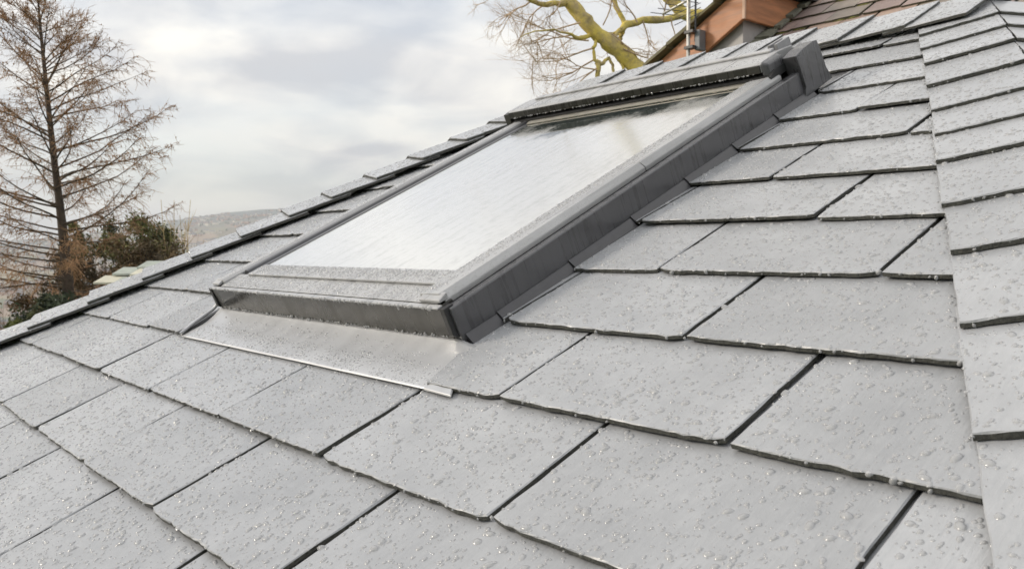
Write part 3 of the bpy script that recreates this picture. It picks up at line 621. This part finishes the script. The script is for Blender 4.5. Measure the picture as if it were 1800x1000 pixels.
def larch():
    D = 20.0; s = D / F_PX
    prof = [(66, -16), (70, 40), (78, 120), (86, 200), (96, 290), (106, 370), (113, 430), (118, 490), (124, 560)]
    pts = [at(x, y, D) for x, y in prof]; base = pts[-1].copy(); gx, gy = base.x, base.y; gz = height(gx, gy) - 0.1
    o = empty('larch_tree', (gx, gy, gz)); prop(o, 'tall bare larch with drooping brown twigs left of the roof', 'tree'); OO = Vector(o.location)
    pts.append(Vector((gx, gy, gz))); pts = [p - OO for p in pts]; rad = [0.015, 0.03, 0.045, 0.06, 0.075, 0.092, 0.112, 0.128, 0.14, 0.22]
    tr = MB(); tr.tube(pts, rad, 9); tr.build('trunk', bark('larch_bark', (0.085, 0.06, 0.042)), o, True)
    br = MB(); tw = MB(); top = pts[0].z; bot = top - 7.3
    nb = 98
    for i in range(nb):
        f = (i + random.random()) / nb; z = top - 0.15 - f * (top - bot); 
        for a, b_ in zip(pts, pts[1:]):
            if a.z >= z >= b_.z: g = (a.z - z) / (a.z - b_.z); p = a + (b_ - a) * g; break
        ang = random.random() * 2 * math.pi + i * 2.4; ln = (0.45 + 4.3 * f ** 0.72) * random.uniform(0.65, 1.12)
        ln = min(ln, 2.75 * random.uniform(.8, 1.1))
        slope = 1.2 - 1.05 * min(1, f * 1.1)
        dv_ = Vector((math.cos(ang), math.sin(ang), slope * 0.8)); n = 7
        bp = bend(p, dv_, ln, n, 0.07, 0.02 + 0.02 * f, 0.20 * f + .04); r0 = 0.008 + 0.0065 * ln
        br.tube(bp, [r0 * (1 - 0.86 * j / n) for j in range(n + 1)], 5)
        nt_ = int(8 + ln * 8.5)
        for j in range(nt_):
            g = random.uniform(0.12, 1) ** 0.8 * n; q = min(n - 1, int(g)); p2 = bp[q] + (bp[q + 1] - bp[q]) * (g - q); ax = (bp[q + 1] - bp[q]).normalized()
            side = ax.cross(Vector((0, 0, 1))).normalized() * random.choice((-1, 1))
            up_ = random.uniform(-0.7, 0.35) if f > 0.3 else random.uniform(-0.5, 0.8)
            dv2 = ax * random.uniform(0.3, 0.9) + side * random.uniform(0.15, 0.8) + Vector((0, 0, up_)); l2 = random.uniform(0.22, 0.62) * (1.15 - 0.5 * g / n) * (0.6 + 0.35 * min(2, ln))
            t2 = bend(p2, dv2, l2, 3, 0.14, 0.10 if f > 0.3 else 0.0, 0.05); r2 = 0.0062
            tw.tube(t2, [r2, r2 * .8, r2 * .6, r2 * .35], 3, cap=False)
            for k in range(random.randint(3, 6)):
                h_ = random.random() * 2.99; qq = int(h_); p3 = t2[qq] + (t2[qq + 1] - t2[qq]) * (h_ - qq)
                dv3 = (t2[qq + 1] - t2[qq]).normalized() * 0.6 + Vector((random.gauss(0, .6), random.gauss(0, .6), random.gauss(-.25 if f > .3 else .2, .5)))
                t3 = bend(p3, dv3, random.uniform(0.08, 0.26), 2, 0.15, 0.05); tw.tube(t3, [0.0048, 0.0038, 0.0022], 3, cap=False)
                if random.random() < 0.22: c = t3[1]; tw.tube([c, c + Vector((0, 0, .018)), c + Vector((0, 0, .036))], [0.006, 0.015, 0.005], 4)
    br.build('branch', bark('larch_branch_bark', (0.105, 0.075, 0.048)), o, True)
    tw.build('crown', plain('larch_twig', (0.32, 0.185, 0.095), 0.85, 0.4, 0.9), o, True)
larch()

def mossy_tree():
    D = 9.5; base = at(1235, 470, D + 1.2); gz = height(base.x, base.y) - 0.1
    o = empty('mossy_tree', (base.x, base.y, gz)); prop(o, 'bare tree with thick yellow-green mossy limbs rising behind the skylight hood', 'tree'); OO = Vector(o.location)
    def path(pp): return [at(x, y, dd) - OO for x, y, dd in pp]
    s = D / F_PX
    trunk = [Vector((0, 0, 0))] + path([(1228, 420, D + 1.0), (1195, 290, D + .7), (1160, 190, D + .3), (1128, 130, D)])
    MBk = bark('mossy_bark', (0.54, 0.43, 0.22), (0.72, 0.58, 0.13))
    b = MB(); b.tube(trunk, [0.30, 0.24, 0.19, 0.14, 0.125], 12); b.build('trunk', MBk, o, True)
    limbs = [([(1128, 130, D), (1105, 103, D), (1078, 82, D), (1052, 60, D), (1030, 38, D), (1008, 14, D), (996, -8, D), (975, -40, D), (930, -110, D), (935, -330, D - .4), (880, -620, D - .9), (860, -1000, D - 1.3)], [15, 15, 14, 13.5, 13, 12, 11.5, 11, 11, 10, 7, 4]),
             ([(1000, 6, D), (975, 8, D - .1), (955, 7, D - .2), (934, 2, D - .3), (915, -8, D - .4)], [7, 5, 4.5, 4, 3]),
             ([(1075, 66, D), (1090, 55, D + .1), (1102, 44, D + .2), (1130, 37, D + .3), (1165, 34, D + .4), (1200, 29, D + .5), (1240, 34, D + .7), (1285, 40, D + .9)], [3, 4, 7, 6, 6.5, 6, 6, 6]),
             ([(1098, 42, D + .2), (1088, 20, D + .2), (1078, -2, D + .2), (1070, -30, D + .3), (1100, -260, D + .3), (1060, -560, D), (1110, -900, D - .2)], [5, 4.5, 4.5, 5, 7, 6, 4]),
             ([(1166, -20, D + 1), (1180, 2, D + 1), (1202, 25, D + 1.0), (1236, 30, D + 1), (1280, 70, D + 1.2), (1300, 160, D + 1.3)], [11, 12, 12, 13, 14, 15]),
             ([(1100, 45, D + .2), (1090, 62, D + .2), (1090, 75, D + .2), (1096, 86, D + .1), (1090, 100, D)], [5, 4.5, 4, 3.5, 3]),
             ([(1060, 62, D), (1078, 60, D + .1), (1095, 50, D + .2)], [4, 3, 3]),
             ([(1050, 68, D), (1043, 85, D - .1), (1045, 105, D - .1), (1055, 112, D - .1), (1068, 104, D - .05)], [3.5, 3, 3, 4, 3]),
             ([(1050, 110, D - .1), (1052, 125, D - .1), (1049, 140, D - .1)], [4, 4, 3.5]), ([(1068, 100, D), (1078, 115, D), (1080, 132, D)], [3, 2.6, 2.2]), ([(1090, 108, D), (1095, 120, D), (1098, 132, D)], [3, 2.6, 2.2]),
             ([(1040, 62, D), (1020, 68, D - .1), (1005, 62, D - .2), (975, 52, D - .3), (940, 55, D - .4), (915, 66, D - .5)], [4.5, 4, 2.2, 1.6, 1.2, .8])]
    for pp, rr in limbs:
        b = MB(); P_ = path(pp); sub = []; rs = []
        for i in range(len(P_) - 1):
            for k in range(3):
                f = k / 3; sub.append(P_[i].lerp(P_[i + 1], f) + Vector((random.gauss(0, .006), random.gauss(0, .006), random.gauss(0, .006)))); rs.append((rr[i] + (rr[i + 1] - rr[i]) * f) * s * random.uniform(.88, 1.12))
        sub.append(P_[-1]); rs.append(rr[-1] * s); b.tube(sub, rs, 9); b.build('limb', MBk, o, True)
    tw = MB()
    def grow(p, dv_, ln, r, lev):
        n = 5; pts = bend(p, dv_, ln, n, 0.16, 0.0, 0.04); tw.tube(pts, [r * (1 - .7 * j / n) for j in range(n + 1)], 4 if lev < 2 else 3, cap=False)
        if lev < 3:
            for _ in range((6, 5, 4)[lev]):
                g = random.uniform(.2, 1) * n; q = min(n - 1, int(g)); c = pts[q].lerp(pts[q + 1], g - q); ax = (pts[q + 1] - pts[q]).normalized()
                grow(c, ax + Vector((random.gauss(0, .55), random.gauss(0, .55), random.gauss(0, .55))), ln * random.uniform(.42, .75), r * .5, lev + 1)
    lf = -RIGHT
    for (x, y, dx, dy, ln) in [(1043, 85, -1, .35, 1.0), (1005, 62, -1, .15, .75), (1045, 105, -1, .45, .95), (1035, 72, -1, .05, .9), (960, 7, -1, .3, .8), (934, 2, -1, .5, .6), (985, 4, -.6, .8, .6), (1060, 112, -1, .6, .8), (1055, 125, -1, .1, .7), (1020, 40, -1, -.1, .8), (915, -6, -1, .4, .6),
                               (1095, 86, 1, .3, .75), (1130, 37, .4, 1, .55), (1165, 34, .3, -1, .5), (1088, 20, -.5, -.6, .6), (1080, 0, .7, -.4, .6), (1120, 40, -.3, -1, .5), (1180, 32, .2, 1, .5), (1060, 45, .5, -.9, .7), (1075, 60, .8, .6, .6)]:
        grow(at(x, y, D - .1) - OO, RIGHT * dx - UP * dy + FWD * random.uniform(-.4, .4), ln * .72, 0.010, 0)
    for (x, y, dx) in [(935, -330, -.8), (925, -380, .8), (880, -620, -.8), (885, -560, .9), (870, -800, .5), (860, -1000, -.4), (1095, -300, .8), (1070, -480, -.8), (1062, -600, .9), (1090, -760, -.6), (1110, -900, .3), (1070, -420, .9), (1085, -650, .9), (1065, -540, .2), (1100, -840, .8), (1080, -700, -.9), (1100, -300, -.5)]:
        grow(at(x, y, D - .5) - OO, RIGHT * dx + UP * .7 + FWD * random.uniform(-.5, .5), 2.2, 0.035, 0)
    tw.build('crown', plain('pale_twig', (0.50, 0.37, 0.25), 0.85, 0.35, 2), o, True)
mossy_tree()

# shrubs beyond the left hip: leafy and twiggy masses built of many small faces
def bush(name, label, cx, cy, D, rx, ry, nleaf, cols, leaf=0.045, twigs=120, twc=(0.12, 0.08, 0.05), cat='shrub', nclump=26, up=0.6, jag=0.25):
    s = D / F_PX; c = at(cx, cy, D); gz = height(c.x, c.y) - 0.05; o = empty(name, (c.x, c.y, gz)); prop(o, label, cat); OO = Vector(o.location)
    RX, RY = rx * s, ry * s; cl = [[] for _ in cols]; clumps = []
    for i in range(nclump):
        a, b_, r = random.uniform(-1, 1), random.uniform(-1, 1), random.random()
        ph = random.uniform(-1, 1); lim = math.sqrt(max(0, 1 - a * a * .9)); clumps.append((c + RIGHT * (a * RX) + Vector((0, 0, 1)) * (b_ * lim * RY) + FWD * (ph * RX * .6), random.uniform(.14, .36) * min(RX, RY) * 1.3, random.randrange(len(cols))))
    mbs = [MB() for _ in cols]
    for i in range(nleaf):
        p, r, k = random.choice(clumps); d_ = Vector((random.gauss(0, 1), random.gauss(0, 1), random.gauss(0, 1))).normalized(); q = p + d_ * r * random.random() ** .45 * (1 + jag * random.gauss(0, 1)) - OO
        a = Vector((random.gauss(0, 1), random.gauss(0, 1), random.gauss(0, 1))).normalized() * leaf * random.uniform(.6, 1.5); b_ = a.cross(Vector((random.gauss(0, 1), random.gauss(0, 1), random.gauss(0, 1)))).normalized() * leaf * .35
        if random.random() < .15: k = random.randrange(len(cols))
        mbs[k].add([q - a, q + b_, q + a, q - b_], [(0, 1, 2, 3)])
    for m_, colr in zip(mbs, cols): 
        if m_.v: m_.build('foliage', plain(name + '_leaf', colr, 0.75, 0.35, 3), o)
    t = MB()
    for i in range(twigs):
        x = random.uniform(-.9, .9); p = Vector((c.x, c.y, gz)) - OO + RIGHT * (x * RX * .5) + FWD * random.uniform(-.4, .4) * RX; h_ = (c.z - gz) + RY * random.uniform(.1, 1.05) * (1 - .5 * x * x)
        pts = bend(p, Vector((RIGHT.x * x * .25, RIGHT.y * x * .25, 1)), h_, 7, .06); t.tube(pts, [.018 * (1 - .85 * j / 7) for j in range(8)], 4, cap=False)
        for _ in range(7):
            j = random.randint(3, 6); t.tube(bend(pts[j], Vector((random.gauss(0, .6), random.gauss(0, .6), 1)), random.uniform(.2, .6), 3, .12), [.007, .005, .004, .002], 3, cap=False)
    t.build('stems', plain(name + '_stem', twc, 0.9, 0.3, 3), o, True); return o
bush('evergreen_shrub', 'olive green bushy evergreen top just right of the larch trunk', 215, 432, 24.5, 78, 48, 9500, [(0.12, 0.13, 0.04), (0.17, 0.165, 0.05), (0.075, 0.08, 0.03)], 0.07, 60, (0.16, 0.11, 0.06), nclump=42, jag=0.4)
bush('evergreen_shrub', 'low dark bluish green shrub at the foot of the larch', 105, 585, 19, 66, 58, 6500, [(0.045, 0.06, 0.03), (0.075, 0.08, 0.03)], 0.075, 30, nclump=30)
bush('brown_hedge', 'brown leafless hedge mass behind the left hip beside the evergreen', 225, 492, 22.5, 122, 60, 15000, [(0.115, 0.08, 0.038), (0.08, 0.06, 0.03), (0.15, 0.105, 0.05)], 0.062, 200, (0.15, 0.095, 0.055), 'hedge', nclump=60)
bush('brown_hedge', 'brown scrubby hedge at the left picture edge under the larch', 15, 585, 21, 75, 60, 5000, [(0.15, 0.095, 0.045), (0.12, 0.10, 0.04)], 0.06, 160, (0.18, 0.12, 0.07), 'hedge')
bush('clipped_hedge', 'small green hedge top at the lower left above the hip slates', 8, 600, 14, 60, 34, 4500, [(0.07, 0.085, 0.02), (0.10, 0.11, 0.025)], 0.04, 10, cat='hedge')
def sapling(x, ytop, ybot, D, label, n=9):
    s = D / F_PX; p = at(x, ybot, D); gz = height(p.x, p.y); o = empty('bare_sapling', (p.x, p.y, gz)); prop(o, label, 'sapling', 'pale bare saplings behind the left hip'); t = MB(); OO = Vector(o.location)
    for i in range(n):
        H = (ybot - ytop) * s + p.z - gz; pts = bend(Vector((random.gauss(0, .15), random.gauss(0, .15), 0)), Vector((random.gauss(0, .06), random.gauss(0, .06), 1)), H * random.uniform(.72, 1.0), 9, .025)
        t.tube(pts, [.032 * (1 - .8 * j / 9) for j in range(10)], 5, cap=False)
        for _ in range(16):
            j = random.randint(4, 8); q = bend(pts[j], Vector((random.gauss(0, .5), random.gauss(0, .5), 1)), random.uniform(.25, .8), 4, .08); t.tube(q, [.010, .008, .006, .005, .002], 3, cap=False)
    t.build('stems', plain('pale_sapling_bark', (0.50, 0.38, 0.20), 0.85, 0.3, 3), o, True)
sapling(292, 342, 440, 24, 'pale thin bare sapling standing nearest the larch behind the left hip')
sapling(318, 338, 432, 24.5, 'middle of three pale thin bare saplings behind the left hip')
sapling(338, 350, 428, 25, 'rightmost pale bare sapling where the valley opens')
# small outbuilding whose pale roof panels just show over the hip
pn = at(232, 492, 17.0); st = empty('garden_shed', (pn.x, pn.y, height(pn.x, pn.y))); prop(st, 'small outbuilding with pale grey-green roof panels beyond the left hip', 'shed', kind='thing')
Ms = [plain('pale_panel', (0.36, 0.39, 0.34), 0.6, 0.15, 6), plain('cream_panel', (0.52, 0.50, 0.40), 0.6, 0.15, 6)]
sp = 17.0 / F_PX; fh = Vector((FWD.x, FWD.y, 0)).normalized(); SO = Vector(st.location)
for i, (x, y, wd, dp, dd, k) in enumerate([(252, 470, 46, .5, .55, 0), (216, 481, 38, .5, .25, 0), (252, 482, 36, .5, .10, 1), (202, 495, 42, .5, -.15, 1), (240, 497, 44, .5, -.30, 0)]):
    c = at(x, y, 17.0) + fh * dd - SO; b = MB(); r_, f_ = RIGHT * (wd * sp / 2), fh * dp / 2; hv = Vector((0, 0, .035)); sl = Vector((0, 0, .12))
    b.hexa([c - r_ - f_ - hv, c + r_ - f_ - hv, c + r_ + f_ + sl - hv, c - r_ + f_ + sl - hv], [c - r_ - f_, c + r_ - f_, c + r_ + f_ + sl, c - r_ + f_ + sl]); b.build('roof_panel', Ms[k], st)
b = MB(); zt = (at(232, 512, 17.0) - SO).z; cs = [RIGHT * (sx * .52) + fh * fy for sx, fy in ((-1, -.5), (1, -.5), (1, .75), (-1, .75))]
b.hexa([c + Vector((0, 0, -.3)) for c in cs], [c + Vector((0, 0, zt + (.30 if q > 1 else 0))) for q, c in enumerate(cs)]); fix_normals(b.build('wall', plain('shed_boards', (0.20, 0.17, 0.12), 0.85, 0.3, 3, stretch=(6, 6, 0.4), bump=0.4), st))

# the far town: too small to count
t = MB(); mats = [plain('town_brick', (0.42, 0.27, 0.20), 0.9), plain('town_render', (0.62, 0.56, 0.47), 0.9), plain('town_slate', (0.13, 0.13, 0.14), 0.8), plain('town_tree', (0.06, 0.06, 0.03), 0.9)]
for i in range(5200):
    a = math.radians(random.uniform(-36, 8)); r = 500 + 3700 * random.random() ** 0.6; d_ = Vector((FWD.x, FWD.y, 0)).normalized() * math.cos(a) + RIGHT * math.sin(a); x, y = CAM.x + d_.x * r, CAM.y + d_.y * r; z = height(x, y)
    if noise.noise(Vector((x / 260, y / 260, 3))) < -0.12: continue
    q = random.random(); rot = random.random() * 3.14; ca, sa = math.cos(rot), math.sin(rot); lx, ly, hh = random.uniform(5, 16), random.uniform(4, 6), random.uniform(5, 8)
    if random.random() < 0.35: 
        c = [(x + math.cos(k * 1.257) * 5, y + math.sin(k * 1.257) * 5) for k in range(5)]; t.hexa([(p, q_, z - 1) for p, q_ in c], [(x + (p - x) * .5, y + (q_ - y) * .5, z + random.uniform(5, 9)) for p, q_ in c], 3); continue
    def w2(ax, ay, az): return (x + ca * ax - sa * ay, y + sa * ax + ca * ay, z + az)
    t.hexa([w2(-lx, -ly, -3), w2(lx, -ly, -3), w2(lx, ly, -3), w2(-lx, ly, -3)], [w2(-lx, -ly, hh), w2(lx, -ly, hh), w2(lx, ly, hh), w2(-lx, ly, hh)], 0 if q < .6 else 1)
    t.add([w2(-lx, -ly, hh), w2(lx, -ly, hh), w2(lx, ly, hh), w2(-lx, ly, hh), w2(-lx, 0, hh + 3.5), w2(lx, 0, hh + 3.5)], [(0, 1, 5, 4), (2, 3, 4, 5), (0, 4, 3), (1, 2, 5)], 2)
prop(t.build('far_town', mats, None), 'hazy pinkish town spread across the far valley side', 'town', kind='stuff')

# ------------------------------------------------------------------ rain drops
def drops():
    cl = Vector((inv @ CAM)); V = []; Fq = []; base = 0
    rings8 = [(math.cos(k * math.pi / 4), math.sin(k * math.pi / 4)) for k in range(8)]; rings6 = [(math.cos(k * math.pi / 3), math.sin(k * math.pi / 3)) for k in range(6)]
    def dome(p, r, nrm, flat):
        nonlocal base
        near = (p - cl).length < 1.35; ring = rings8 if near and r > .0016 else rings6; n = len(ring)
        tx = nrm.orthogonal().normalized(); ty = nrm.cross(tx); g = random.random() * 6.283; a = tx * math.cos(g) + ty * math.sin(g); c = nrm.cross(a); el = random.uniform(1.0, 1.45)
        a = a * r * el; c = c * r / math.sqrt(el); hgt = nrm * (r * flat); wob = [random.uniform(.86, 1.12) for _ in ring]
        V.extend(p + (a * x + c * y) * k - nrm * .0002 for (x, y), k in zip(ring, wob))
        V.extend(p + (a * x + c * y) * (.74 * k) + hgt * .68 for (x, y), k in zip(ring, wob)); V.append(p + hgt)
        for i in range(n):
            j = (i + 1) % n; Fq.append((base + i, base + j, base + n + j, base + n + i)); Fq.append((base + n + i, base + n + j, base + 2 * n))
        base += 2 * n + 1
    for p, r, nrm in DROPS: dome(Vector(p), r, nrm, random.uniform(.34, .54))
    for p in HANG:
        r = min(.0034, .0013 * math.exp(random.gauss(0, .4))); dome(Vector(p), r, Vector((random.uniform(-.2, .2), -.85, .25)).normalized(), .9)
    me = bpy.data.meshes.new('water_droplets'); me.from_pydata([tuple(v) for v in V], [], Fq); me.materials.append(M_water); me.polygons.foreach_set('use_smooth', [True] * len(Fq)); me.update()
    o = bpy.data.objects.new('water_droplets', me); o.location = (0, 0, Z0); o.rotation_euler = (TH, 0, 0); COL.objects.link(o)
    prop(o, 'clear rain beads scattered over the grey slates and window frame', 'droplets', kind='stuff'); print('drops', len(DROPS), len(HANG), len(Fq))
drops()

# ------------------------------------------------------------------ haze in the valley air
hz = MB(); hz.box((-6900, -6900, -170), (6900, 6900, 380)); m = bpy.data.materials.new('haze_air'); m.use_nodes = True; tt = m.node_tree; tt.nodes.clear()
oo = N(tt, 'ShaderNodeOutputMaterial'); pv = N(tt, 'ShaderNodeVolumePrincipled'); pv.inputs['Color'].default_value = (0.94, 0.97, 1.0, 1); pv.inputs['Density'].default_value = 0.00019; pv.inputs['Anisotropy'].default_value = 0.2
tt.links.new(pv.outputs[0], oo.inputs['Volume']); prop(hz.build('haze', m, None), 'pale haze filling the valley air', 'haze', kind='stuff')
